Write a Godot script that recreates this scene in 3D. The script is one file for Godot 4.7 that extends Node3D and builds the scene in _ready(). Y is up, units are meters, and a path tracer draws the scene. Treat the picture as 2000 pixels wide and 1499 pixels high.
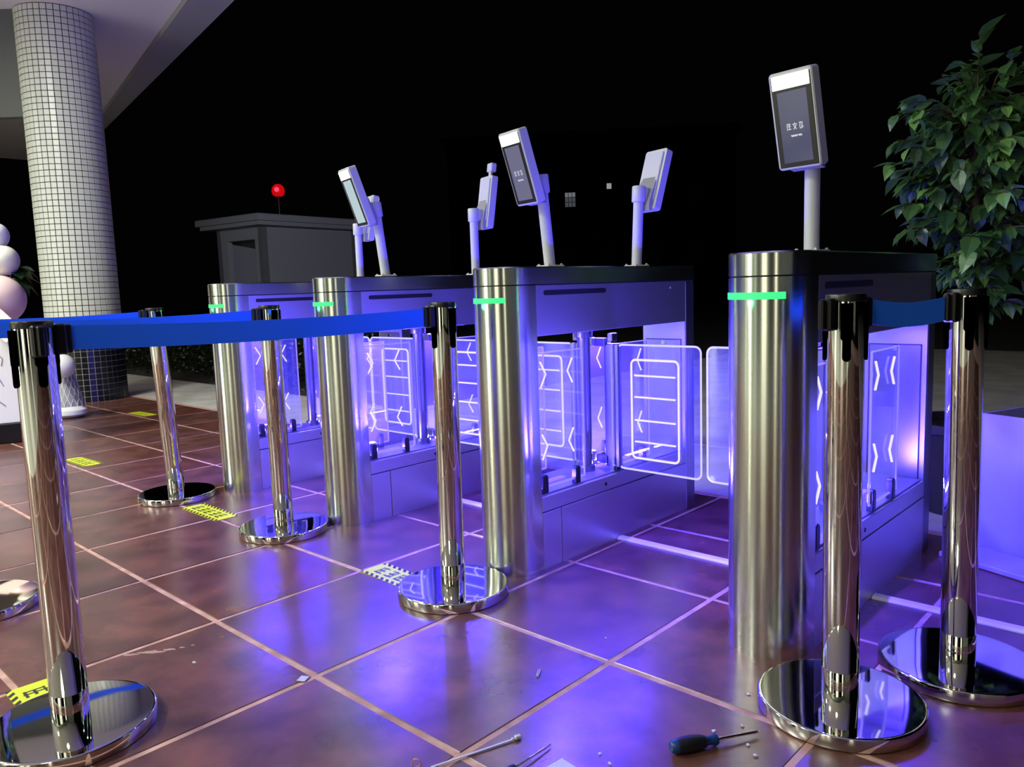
extends Node3D
# Night scene: a row of steel turnstiles with purple light, chrome belt posts, tiled forecourt under a canopy.

const CAM_POS := Vector3(0, 0.955, 0)
var XF := Transform3D.IDENTITY
var mats := {}
var rng := RandomNumberGenerator.new()

# ------------------------------------------------------------------ mesh helpers
func new_st() -> SurfaceTool:
	var st := SurfaceTool.new()
	st.begin(Mesh.PRIMITIVE_TRIANGLES)
	XF = Transform3D.IDENTITY
	return st

func vx(st: SurfaceTool, p: Vector3, n: Vector3, uv := Vector2.ZERO) -> void:
	st.set_normal((XF.basis * n).normalized())
	st.set_uv(uv)
	st.add_vertex(XF * p)

func tri(st: SurfaceTool, a: Vector3, b: Vector3, c: Vector3, na: Vector3, nb: Vector3, nc: Vector3, ua := Vector2.ZERO, ub := Vector2.ZERO, uc := Vector2.ZERO) -> void:
	var g := (b - a).cross(c - a)
	if g.length_squared() < 1e-18:
		return
	vx(st, a, na, ua)
	if g.dot(na + nb + nc) > 0.0:
		vx(st, c, nc, uc)
		vx(st, b, nb, ub)
	else:
		vx(st, b, nb, ub)
		vx(st, c, nc, uc)

func quad(st: SurfaceTool, a: Vector3, b: Vector3, c: Vector3, d: Vector3, n: Vector3) -> void:
	tri(st, a, b, c, n, n, n, Vector2(0, 0), Vector2(1, 0), Vector2(1, 1))
	tri(st, a, c, d, n, n, n, Vector2(0, 0), Vector2(1, 1), Vector2(0, 1))

func quad_s(st: SurfaceTool, a: Vector3, b: Vector3, c: Vector3, d: Vector3, na: Vector3, nb: Vector3, nc: Vector3, nd: Vector3, ua: Vector2, ub: Vector2, uc: Vector2, ud: Vector2) -> void:
	tri(st, a, b, c, na, nb, nc, ua, ub, uc)
	tri(st, a, c, d, na, nc, nd, ua, uc, ud)

func box(st: SurfaceTool, c: Vector3, s: Vector3, bev := 0.0) -> void:
	var h := s * 0.5
	var b := minf(bev, minf(h.x, minf(h.y, h.z)) * 0.9)
	for ax in 3:
		var u := (ax + 1) % 3
		var w := (ax + 2) % 3
		for sg in [-1.0, 1.0]:
			var n := Vector3.ZERO
			n[ax] = sg
			var ps := []
			for k in [[-1, -1], [1, -1], [1, 1], [-1, 1]]:
				var p := Vector3.ZERO
				p[ax] = h[ax] * sg
				p[u] = (h[u] - b) * k[0]
				p[w] = (h[w] - b) * k[1]
				ps.append(c + p)
			quad(st, ps[0], ps[1], ps[2], ps[3], n)
	if b <= 0.0:
		return
	for ax in 3:
		var u := (ax + 1) % 3
		var w := (ax + 2) % 3
		for su in [-1.0, 1.0]:
			for sw in [-1.0, 1.0]:
				var n := Vector3.ZERO
				n[u] = su
				n[w] = sw
				n = n.normalized()
				var p := []
				for k in [[-1, 0], [1, 0], [1, 1], [-1, 1]]:
					var q := Vector3.ZERO
					q[ax] = (h[ax] - b) * k[0]
					q[u] = su * (h[u] if k[1] == 0 else h[u] - b)
					q[w] = sw * (h[w] - b if k[1] == 0 else h[w])
					p.append(c + q)
				quad(st, p[0], p[1], p[2], p[3], n)
	for sx in [-1.0, 1.0]:
		for sy in [-1.0, 1.0]:
			for sz in [-1.0, 1.0]:
				var n := Vector3(sx, sy, sz).normalized()
				tri(st, c + Vector3(sx * h.x, sy * (h.y - b), sz * (h.z - b)), c + Vector3(sx * (h.x - b), sy * h.y, sz * (h.z - b)), c + Vector3(sx * (h.x - b), sy * (h.y - b), sz * h.z), n, n, n)

# outline in xz (closed), drawn upwards from y0 to y1, top edge chamfered by bev
func shell(st: SurfaceTool, poly: PackedVector2Array, y0: float, y1: float, bev := 0.0, caps := true) -> void:
	var n := poly.size()
	var mid := Vector2.ZERO
	for p in poly:
		mid += p / n
	var en := []
	for i in n:
		var d := poly[(i + 1) % n] - poly[i]
		var o := Vector2(d.y, -d.x).normalized()
		en.append(o)
	var area := 0.0
	for i in n:
		area += poly[i].cross(poly[(i + 1) % n])
	var flip := 1.0 if area > 0 else -1.0
	var u := 0.0
	var inner := PackedVector2Array()
	for i in n:
		var m: Vector2 = (en[i] + en[(i + n - 1) % n]).normalized() * flip
		var k: float = maxf(0.4, m.dot(en[i] * flip))
		inner.append(poly[i] - m * bev / k)
	for i in n:
		var j := (i + 1) % n
		var ni: Vector2 = en[i] * flip
		var na := ni
		var nb := ni
		var pv: Vector2 = en[(i + n - 1) % n] * flip
		var nx: Vector2 = en[j] * flip
		if pv.dot(ni) > 0.8:
			na = (pv + ni).normalized()
		if nx.dot(ni) > 0.8:
			nb = (nx + ni).normalized()
		var a := Vector3(poly[i].x, y0, poly[i].y)
		var b := Vector3(poly[j].x, y0, poly[j].y)
		var up := Vector3(0, y1 - bev - y0, 0)
		var l := poly[i].distance_to(poly[j])
		var n3a := Vector3(na.x, 0, na.y)
		var n3b := Vector3(nb.x, 0, nb.y)
		quad_s(st, a, b, b + up, a + up, n3a, n3b, n3b, n3a, Vector2(u, y0), Vector2(u + l, y0), Vector2(u + l, y1), Vector2(u, y1))
		if bev > 0:
			var ta := Vector3(inner[i].x, y1, inner[i].y)
			var tb := Vector3(inner[j].x, y1, inner[j].y)
			var ca := (n3a + Vector3.UP).normalized()
			var cb := (n3b + Vector3.UP).normalized()
			quad_s(st, a + up, b + up, tb, ta, ca, cb, cb, ca, Vector2(u, y1), Vector2(u + l, y1), Vector2(u + l, y1), Vector2(u, y1))
		u += l
	if caps:
		var ids := Geometry2D.triangulate_polygon(inner)
		for k in range(0, ids.size(), 3):
			var t := []
			for q in 3:
				t.append(inner[ids[k + q]])
			tri(st, Vector3(t[0].x, y1, t[0].y), Vector3(t[1].x, y1, t[1].y), Vector3(t[2].x, y1, t[2].y), Vector3.UP, Vector3.UP, Vector3.UP, t[0], t[1], t[2])
		ids = Geometry2D.triangulate_polygon(poly)
		for k in range(0, ids.size(), 3):
			var t := []
			for q in 3:
				t.append(poly[ids[k + q]])
			tri(st, Vector3(t[0].x, y0, t[0].y), Vector3(t[1].x, y0, t[1].y), Vector3(t[2].x, y0, t[2].y), Vector3.DOWN, Vector3.DOWN, Vector3.DOWN, t[0], t[1], t[2])

func lathe(st: SurfaceTool, prof: Array, seg := 32, c := Vector3.ZERO) -> void:
	var m := prof.size()
	var sn := []
	for i in m - 1:
		var d: Vector2 = prof[i + 1] - prof[i]
		sn.append(Vector2(d.y, -d.x).normalized())
	for i in m - 1:
		var n0: Vector2 = sn[i]
		var n1: Vector2 = sn[i]
		if i > 0 and sn[i - 1].dot(sn[i]) > 0.75:
			n0 = (sn[i - 1] + sn[i]).normalized()
		if i < m - 2 and sn[i + 1].dot(sn[i]) > 0.75:
			n1 = (sn[i + 1] + sn[i]).normalized()
		for k in seg:
			var t0 := TAU * k / seg
			var t1 := TAU * (k + 1) / seg
			var e0 := Vector3(cos(t0), 0, sin(t0))
			var e1 := Vector3(cos(t1), 0, sin(t1))
			var p: Vector2 = prof[i]
			var q: Vector2 = prof[i + 1]
			quad_s(st, c + e0 * p.x + Vector3.UP * p.y, c + e1 * p.x + Vector3.UP * p.y, c + e1 * q.x + Vector3.UP * q.y, c + e0 * q.x + Vector3.UP * q.y,
				e0 * n0.x + Vector3.UP * n0.y, e1 * n0.x + Vector3.UP * n0.y, e1 * n1.x + Vector3.UP * n1.y, e0 * n1.x + Vector3.UP * n1.y,
				Vector2(float(k) / seg, p.y), Vector2(float(k + 1) / seg, p.y), Vector2(float(k + 1) / seg, q.y), Vector2(float(k) / seg, q.y))

func rod(st: SurfaceTool, a: Vector3, b: Vector3, r0: float, r1: float, seg := 16) -> void:
	var keep := XF
	var y := (b - a).normalized()
	var x := y.cross(Vector3.RIGHT if absf(y.x) < 0.8 else Vector3.UP).normalized()
	XF = keep * Transform3D(Basis(x, y, x.cross(y)), a)
	var l := a.distance_to(b)
	lathe(st, [Vector2(0, 0), Vector2(r0, 0), Vector2(r1, l), Vector2(0, l)], seg)
	XF = keep

func tube(st: SurfaceTool, pts: Array, r: float, seg := 6, closed := false, flat := 1.0) -> void:
	var n := pts.size()
	var rings := []
	var norms := []
	var prev := Vector3.ZERO
	for i in n:
		var d: Vector3
		if closed:
			d = (pts[(i + 1) % n] - pts[(i + n - 1) % n]).normalized()
		else:
			d = (pts[mini(i + 1, n - 1)] - pts[maxi(i - 1, 0)]).normalized()
		var s := d.cross(Vector3(0.013, 0.02, 1)).normalized()
		if absf(d.z) > 0.95:
			s = d.cross(Vector3.UP).normalized()
		if prev != Vector3.ZERO and s.dot(prev) < 0:
			s = -s
		prev = s
		var w := d.cross(s)
		var ring := []
		var nn := []
		for k in seg:
			var t := TAU * k / seg
			var e := s * cos(t) + w * sin(t)
			ring.append(pts[i] + s * cos(t) * r + w * sin(t) * r * flat)
			nn.append(e)
		rings.append(ring)
		norms.append(nn)
	for i in (n if closed else n - 1):
		var j := (i + 1) % n
		for k in seg:
			var l := (k + 1) % seg
			quad_s(st, rings[i][k], rings[i][l], rings[j][l], rings[j][k], norms[i][k], norms[i][l], norms[j][l], norms[j][k], Vector2.ZERO, Vector2.ZERO, Vector2.ZERO, Vector2.ZERO)
	if not closed:
		for e in [0, n - 1]:
			var dn: Vector3 = (pts[0] - pts[1]).normalized() if e == 0 else (pts[n - 1] - pts[n - 2]).normalized()
			for k in range(1, seg - 1):
				tri(st, rings[e][0], rings[e][k], rings[e][k + 1], dn, dn, dn)

func round_rect(w: float, h: float, r: float, n := 4) -> PackedVector2Array:
	var out := PackedVector2Array()
	for q in 4:
		var c := Vector2((w / 2 - r) * (1 if q == 0 or q == 3 else -1), (h / 2 - r) * (1 if q < 2 else -1))
		for k in n + 1:
			var t := PI / 2 * (q + float(k) / n)
			out.append(c + Vector2(cos(t), sin(t)) * r)
	return out

# ------------------------------------------------------------------ object helpers
func numbered(called: String) -> String:
	if not has_node(NodePath(called)):
		return called
	var k := 1
	while has_node(NodePath("%s_%03d" % [called, k])):
		k += 1
	return "%s_%03d" % [called, k]

func tag(o: Node, label: String, category := "", group := "", kind := "") -> Node:
	if label:
		o.set_meta("label", label)
	if category:
		o.set_meta("category", category)
	if group:
		o.set_meta("group", group)
	if kind:
		o.set_meta("kind", kind)
	return o

func thing(called: String, label: String, category: String, at := Vector3.ZERO, turn := 0.0, group := "") -> Node3D:
	var o := Node3D.new()
	o.name = numbered(called)
	add_child(o)
	o.position = at
	o.rotation.y = turn
	tag(o, label, category, group)
	return o

func part(called: String, mesh: Mesh, material: Material, parent: Node = self, xf := Transform3D.IDENTITY) -> MeshInstance3D:
	var o := MeshInstance3D.new()
	if parent == self:
		o.name = numbered(called)
	else:
		var nm := called
		var k := 1
		while parent.has_node(NodePath(nm)):
			nm = "%s_%03d" % [called, k]
			k += 1
		o.name = nm
	o.mesh = mesh
	o.material_override = material
	o.transform = xf
	parent.add_child(o, true)
	return o

func struct_(called: String, mesh: Mesh, material: Material, label: String, category := "") -> MeshInstance3D:
	var o := part(called, mesh, material)
	tag(o, label, category, "", "structure")
	return o

func boxmesh(c: Vector3, s: Vector3, bev := 0.0) -> Mesh:
	var st := new_st()
	box(st, c, s, bev)
	return st.commit()

func mat(called: String, color: Color, rough := 0.5, metal := 0.0) -> StandardMaterial3D:
	var m := StandardMaterial3D.new()
	m.resource_name = called
	m.albedo_color = color
	m.roughness = rough
	m.metallic = metal
	mats[called] = m
	return m

func glow(called: String, color: Color, energy: float) -> StandardMaterial3D:
	var m := mat(called, Color(0.05, 0.05, 0.05), 0.5)
	m.emission_enabled = true
	m.emission = color
	m.emission_energy_multiplier = energy
	return m

func noise_tex(size: int, freq: float, seed_: int, lo: Color, hi: Color, octaves := 4, mid := Color(-1, 0, 0)) -> NoiseTexture2D:
	var n := FastNoiseLite.new()
	n.seed = seed_
	n.frequency = freq
	n.fractal_octaves = octaves
	var t := NoiseTexture2D.new()
	t.width = size
	t.height = size
	t.seamless = true
	t.noise = n
	var g := Gradient.new()
	g.set_color(0, lo)
	g.set_color(1, hi)
	if mid.r >= 0:
		g.add_point(0.5, mid)
	t.color_ramp = g
	return t

# ------------------------------------------------------------------ scene
func _ready() -> void:
	rng.seed = 4711
	# camera
	var cam := Camera3D.new()
	cam.name = "camera"
	cam.fov = 52.1
	cam.near = 0.05
	cam.far = 300.0
	cam.transform = Transform3D(Basis(Vector3.UP, 0.7527) * Basis(Vector3.RIGHT, -0.1207) * Basis(Vector3(0, 0, 1), -0.0334), CAM_POS)
	add_child(cam)
	# night sky and exposure
	var we := WorldEnvironment.new()
	we.name = "environment"
	var env := Environment.new()
	env.background_mode = Environment.BG_COLOR
	env.background_color = Color(0.030, 0.030, 0.045)
	env.background_energy_multiplier = 0.25
	env.tonemap_mode = Environment.TONE_MAPPER_LINEAR
	env.tonemap_exposure = 1.0
	env.sdfgi_enabled = true
	env.ssao_enabled = true
	env.ssil_enabled = true
	we.environment = env
	add_child(we)
	make_materials()
	# lamps of the canopy
	ceiling_lamp(Vector3(-6.2, 3.6, 0.1), "square white ceiling lamp closest to the mosaic column", 20.0)
	ceiling_lamp(Vector3(-3.9, 3.6, 1.4), "square white ceiling lamp in the middle of the front row", 19.0)
	ceiling_lamp(Vector3(-0.6, 3.6, 1.8), "square white ceiling lamp directly above the viewer", 4.0)
	ceiling_lamp(Vector3(-9.6, 3.6, 3.6), "square white ceiling lamp in the far left corner by the facade", 14.0)
	ceiling_lamp(Vector3(-3.9, 3.6, 4.4), "square white ceiling lamp by the bright facade doors", 14.0)
	setting()
	for i in 4:
		turnstile(i)
	terminals()
	stanchions()
	floor_marks()
	column()
	backdrop()
	plant()
	right_box()
	balloon_stand()
	tools()

func make_materials() -> void:
	var m: StandardMaterial3D
	m = mat("brushed_steel", Color(0.82, 0.84, 0.81), 0.20, 1.0)
	m.anisotropy_enabled = true
	m.anisotropy = -0.6
	m = mat("panel_steel", Color(0.82, 0.81, 0.83), 0.40, 1.0)
	mat("satin_steel", Color(0.62, 0.62, 0.66), 0.34, 0.9)
	mat("rear_steel", Color(0.56, 0.56, 0.58), 0.38, 1.0)
	mat("hinge_steel", Color(0.48, 0.48, 0.52), 0.30, 1.0)
	mat("clip_steel", Color(0.30, 0.30, 0.34), 0.3, 1.0)
	mat("chrome", Color(0.83, 0.82, 0.80), 0.045, 1.0)
	mat("black_plastic", Color(0.035, 0.035, 0.04), 0.35)
	mat("dark_gap", Color(0.03, 0.03, 0.05), 0.6)
	mat("white_plastic", Color(0.72, 0.73, 0.75), 0.4)
	mat("grey_plastic", Color(0.55, 0.55, 0.58), 0.45)
	m = mat("belt_blue", Color(0.10, 0.46, 0.94), 0.75)
	m = mat("acrylic", Color(0.72, 0.70, 1.0, 0.07), 0.03)
	m.transparency = BaseMaterial3D.TRANSPARENCY_ALPHA
	glow("edge_glow", Color(0.76, 0.72, 1.0), 1.7)
	glow("pane_glow", Color(0.62, 0.56, 1.0), 0.9)
	glow("rim_glow", Color(0.72, 0.70, 1.0), 1.5)
	glow("led_purple", Color(0.29, 0.22, 1.0), 6.0)
	glow("led_green", Color(0.22, 0.98, 0.52), 1.3)
	glow("lamp_white", Color(0.94, 1.0, 0.93), 3.0)
	glow("ceiling_glow", Color(1.0, 0.97, 0.90), 7.0)
	glow("window_glow", Color(0.97, 1.0, 0.88), 8.0)
	glow("window_dim", Color(1.0, 0.82, 0.6), 1.2)
	glow("window_warm", Color(1.0, 0.97, 0.85), 3.2)
	# terracotta floor tiles: mottled colour, slightly uneven gloss
	for k in 3:
		m = mat("floor_tile_%d" % k, [Color(1, 1, 1), Color(0.93, 0.92, 0.92), Color(1.0, 0.95, 0.92)][k], [0.27, 0.30, 0.25][k])
		m.albedo_texture = noise_tex(512, 0.014, 11 + k, Color(0.31, 0.19, 0.16), Color(0.48, 0.30, 0.255), 4, Color(0.39, 0.25, 0.225))
		m.metallic_specular = 0.75
		m.uv1_triplanar = true
		m.uv1_world_triplanar = true
		m.uv1_scale = Vector3(0.7, 0.7, 0.7)
	m = mat("grout", Color(1, 1, 1), 0.8)
	m.albedo_texture = noise_tex(256, 0.05, 41, Color(0.62, 0.46, 0.41), Color(0.80, 0.65, 0.58), 3)
	m.uv1_triplanar = true
	m.uv1_world_triplanar = true
	m = mat("concrete", Color(1, 1, 1), 0.85)
	m.albedo_texture = noise_tex(512, 0.01, 51, Color(0.66, 0.64, 0.61), Color(0.80, 0.78, 0.75), 5)
	m.uv1_triplanar = true
	m.uv1_world_triplanar = true
	m.uv1_scale = Vector3(0.5, 0.5, 0.5)
	mat("pale_stone", Color(0.64, 0.64, 0.60), 0.25)
	mat("plaster", Color(0.90, 0.89, 0.90), 0.9)
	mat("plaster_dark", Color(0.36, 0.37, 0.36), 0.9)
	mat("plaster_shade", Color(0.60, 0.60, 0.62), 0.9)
	mat("facade", Color(0.60, 0.63, 0.58), 0.7)
	mat("door_glass", Color(0.02, 0.02, 0.025), 0.06)
	mat("facade_frame", Color(0.10, 0.10, 0.10), 0.4, 0.6)
	mat("white_tile", Color(0.80, 0.81, 0.78), 0.3)
	mat("black_tile", Color(0.055, 0.06, 0.075), 0.25)
	mat("dark_grout", Color(0.10, 0.10, 0.10), 0.9)
	mat("pale_grout", Color(0.62, 0.62, 0.60), 0.9)

func ceiling_lamp(p: Vector3, label: String, power: float) -> void:
	var t := thing("ceiling_light", label, "lamp", p, 0.0, "square lamps in the canopy ceiling")
	var st := new_st()
	for s in [-1.0, 1.0]:
		box(st, Vector3(0.31 * s, 0.05, 0), Vector3(0.03, 0.06, 0.65), 0.005)
		box(st, Vector3(0, 0.05, 0.31 * s), Vector3(0.59, 0.06, 0.03), 0.005)
	part("frame", st.commit(), mats.white_plastic, t)
	part("diffuser_light", boxmesh(Vector3(0, 0.055, 0), Vector3(0.59, 0.03, 0.59)), mats.ceiling_glow, t)
	var l := AreaLight3D.new()
	l.name = "lamp_light"
	l.area_size = Vector2(0.58, 0.58)
	l.light_color = Color(0.98, 1.0, 0.93)
	l.light_energy = power
	l.area_normalize_energy = true
	l.shadow_enabled = true
	l.set("area_range", 30.0)
	l.rotation.x = -PI / 2
	l.position = Vector3(0, 0.03, 0)
	t.add_child(l, true)

# ------------------------------------------------------------------ room shell and ground
func setting() -> void:
	# forecourt floor: grout bed with one piece per tile
	var x0 := -1.135
	var z0 := -1.017
	var px := 0.5275
	var pz := 0.5225
	var fl := struct_("floor", boxmesh(Vector3(-4.0, -0.06, -1.135), Vector3(18.0, 0.1175, 4.03)), mats.grout, "terracotta tiled forecourt floor with pale joints", "floor")
	var tiles := []
	for v in 3:
		var st := new_st()
		box(st, Vector3(0, -0.004, 0), Vector3(px - 0.014, 0.009, pz - 0.014), 0.0025)
		tiles.append(st.commit())
	var inv := (get_node("camera") as Node3D).transform.affine_inverse()
	var rest := new_st()
	for i in range(-17, 9):
		for k in range(-13, 4):
			var c := Vector3(x0 + (i + 0.5) * px, 0, z0 - (k + 0.5) * pz)
			if c.x < -12.8 or c.x > 4.8 or c.z > 0.9:
				continue
			var seen := false
			for e in [Vector3.ZERO, Vector3(px, 0, pz) * 0.5, Vector3(-px, 0, pz) * 0.5, Vector3(px, 0, -pz) * 0.5, Vector3(-px, 0, -pz) * 0.5]:
				var q: Vector3 = inv * (c + e)
				if q.z < -0.3 and q.z > -7.6 and absf(q.x / q.z) < 0.70 and absf(q.y / q.z) < 0.53:
					seen = true
			var w := rng.randi_range(0, 2)
			var xf := Transform3D(Basis(Vector3.UP, rng.randf_range(-0.002, 0.002)), c + Vector3(rng.randf_range(-0.001, 0.001), rng.randf_range(-0.0006, 0.0006), rng.randf_range(-0.001, 0.001)))
			if seen:
				part("tile", tiles[w], mats["floor_tile_%d" % w], fl, xf)
			else:
				XF = xf
				box(rest, Vector3(0, -0.004, 0), Vector3(px - 0.014, 0.009, pz - 0.014), 0.0025)
	XF = Transform3D.IDENTITY
	tag(part("tile_field", rest.commit(), mats.floor_tile_0, fl), "", "", "", "stuff")
	struct_("floor_4", boxmesh(Vector3(-4.0, -0.06, 3.45), Vector3(18.0, 0.12, 5.12)), mats.pale_stone, "pale polished stone floor in front of the doors", "floor")
	# concrete apron and road beyond the tiles
	struct_("floor_1", boxmesh(Vector3(-4, -0.062, -3.6), Vector3(34, 0.12, 0.98), 0.01), mats.concrete, "pale concrete kerb strip behind the tiled floor", "pavement")
	struct_("floor_3", boxmesh(Vector3(4.0, -0.064, -7.6), Vector3(18, 0.12, 7.0), 0.01), mats.concrete, "dim concrete yard beyond the rightmost turnstile", "pavement")
	var asphalt := mat("asphalt", Color(0.20, 0.18, 0.17), 0.9)
	struct_("floor_2", boxmesh(Vector3(-14, -0.09, -34), Vector3(110, 0.12, 60)), asphalt, "dark road surface beyond the concrete strip", "road")
	# canopy: ceiling slab with an edge beam and a deep beam at the column
	var poly := PackedVector2Array([Vector2(-17, -5.62), Vector2(7, -0.45), Vector2(7, 6.4), Vector2(-17, 6.4)])
	var st := new_st()
	shell(st, poly, 3.66, 3.95)
	struct_("ceiling", st.commit(), mats.plaster, "smooth pale underside of the entrance canopy", "ceiling")
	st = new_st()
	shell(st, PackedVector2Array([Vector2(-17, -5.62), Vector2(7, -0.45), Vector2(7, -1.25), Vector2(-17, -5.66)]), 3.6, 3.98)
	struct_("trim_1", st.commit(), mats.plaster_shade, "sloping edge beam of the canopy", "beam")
	var e := Vector2(-0.73, 0.68)
	var w2 := Vector2(0.68, 0.73) * 0.18
	var c0 := Vector2(-8.45, -2.75)
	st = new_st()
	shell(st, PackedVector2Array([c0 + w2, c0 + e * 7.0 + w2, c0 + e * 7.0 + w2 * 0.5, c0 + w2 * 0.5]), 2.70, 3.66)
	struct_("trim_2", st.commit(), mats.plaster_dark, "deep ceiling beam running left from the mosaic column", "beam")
	# building facade behind the camera, with lit doors
	st = new_st()
	var holes := [[-11.5, -10.3, 0], [-9.3, -8.6, 1], [-7.3, -6.6, 2], [-6.4, -5.7, 2], [-5.2, -3.9, 0], [-3.0, -1.3, 0], [-0.9, -0.15, 1], [0.0, 0.7, 1], [1.5, 3.6, 0], [4.2, 5.2, 1]]
	var xs := -17.0
	for h in holes:
		box(st, Vector3((xs + h[0]) / 2, 1.83, 6.0), Vector3(h[0] - xs, 3.66, 0.3))
		box(st, Vector3((h[0] + h[1]) / 2, 3.16, 6.0), Vector3(h[1] - h[0], 1.0, 0.3))
		xs = h[1]
	box(st, Vector3((xs + 7.0) / 2, 1.83, 6.0), Vector3(7.0 - xs, 3.66, 0.3))
	struct_("wall_back", st.commit(), mats.facade, "grey stone facade of the building with lit glass doors", "wall")
	struct_("wall_right", boxmesh(Vector3(6.9, 1.83, 2.9), Vector3(0.3, 3.66, 6.2)), mats.facade, "grey stone side wall of the entrance", "wall")
	for k in holes.size():
		var h = holes[k]
		var cx: float = (h[0] + h[1]) / 2
		var wd: float = h[1] - h[0]
		st = new_st()
		for s in [-1.0, 1.0]:
			box(st, Vector3(cx + s * (wd / 2 - 0.03), 1.33, 5.95), Vector3(0.06, 2.66, 0.12))
		box(st, Vector3(cx, 2.63, 5.95), Vector3(wd - 0.12, 0.06, 0.12))
		var d := struct_("door_%d" % (k + 1), st.commit(), mats.facade_frame, "%s in the stone facade" % ["dark glass door", "warmly lit glass door", "brightly lit glass door"][h[2]], "door")
		var bright: bool = h[2] == 2
		if h[2] == 0:
			part("pane", boxmesh(Vector3(cx, 1.3, 6.05), Vector3(wd - 0.12, 2.58, 0.03)), mats.door_glass, d)
		else:
			part("window_light", boxmesh(Vector3(cx, 1.3, 6.05), Vector3(wd - 0.12, 2.58, 0.03)), mats.window_glow if bright else mats.window_warm, d)
		if bright:
			var l := AreaLight3D.new()
			l.name = "door_light"
			l.area_size = Vector2(wd - 0.12, 2.5)
			l.light_color = Color(1.0, 0.94, 0.80)
			l.light_energy = 1.6
			l.area_normalize_energy = true
			l.shadow_enabled = true
			l.position = Vector3(cx, 1.3, 6.02)
			d.add_child(l, true)

# ------------------------------------------------------------------ turnstiles
const GX := [-3.64, -2.735, -1.793, -0.873]
const GZ := -2.36
var gm := {}

func d_outline(r: float, zf: float, zb: float, n := 24) -> PackedVector2Array:
	var out := PackedVector2Array()
	for k in n + 1:
		var t := PI * k / n
		out.append(Vector2(cos(t) * r, zf + sin(t) * r))
	out.append(Vector2(-r, zb))
	out.append(Vector2(r, zb))
	return out

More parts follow.
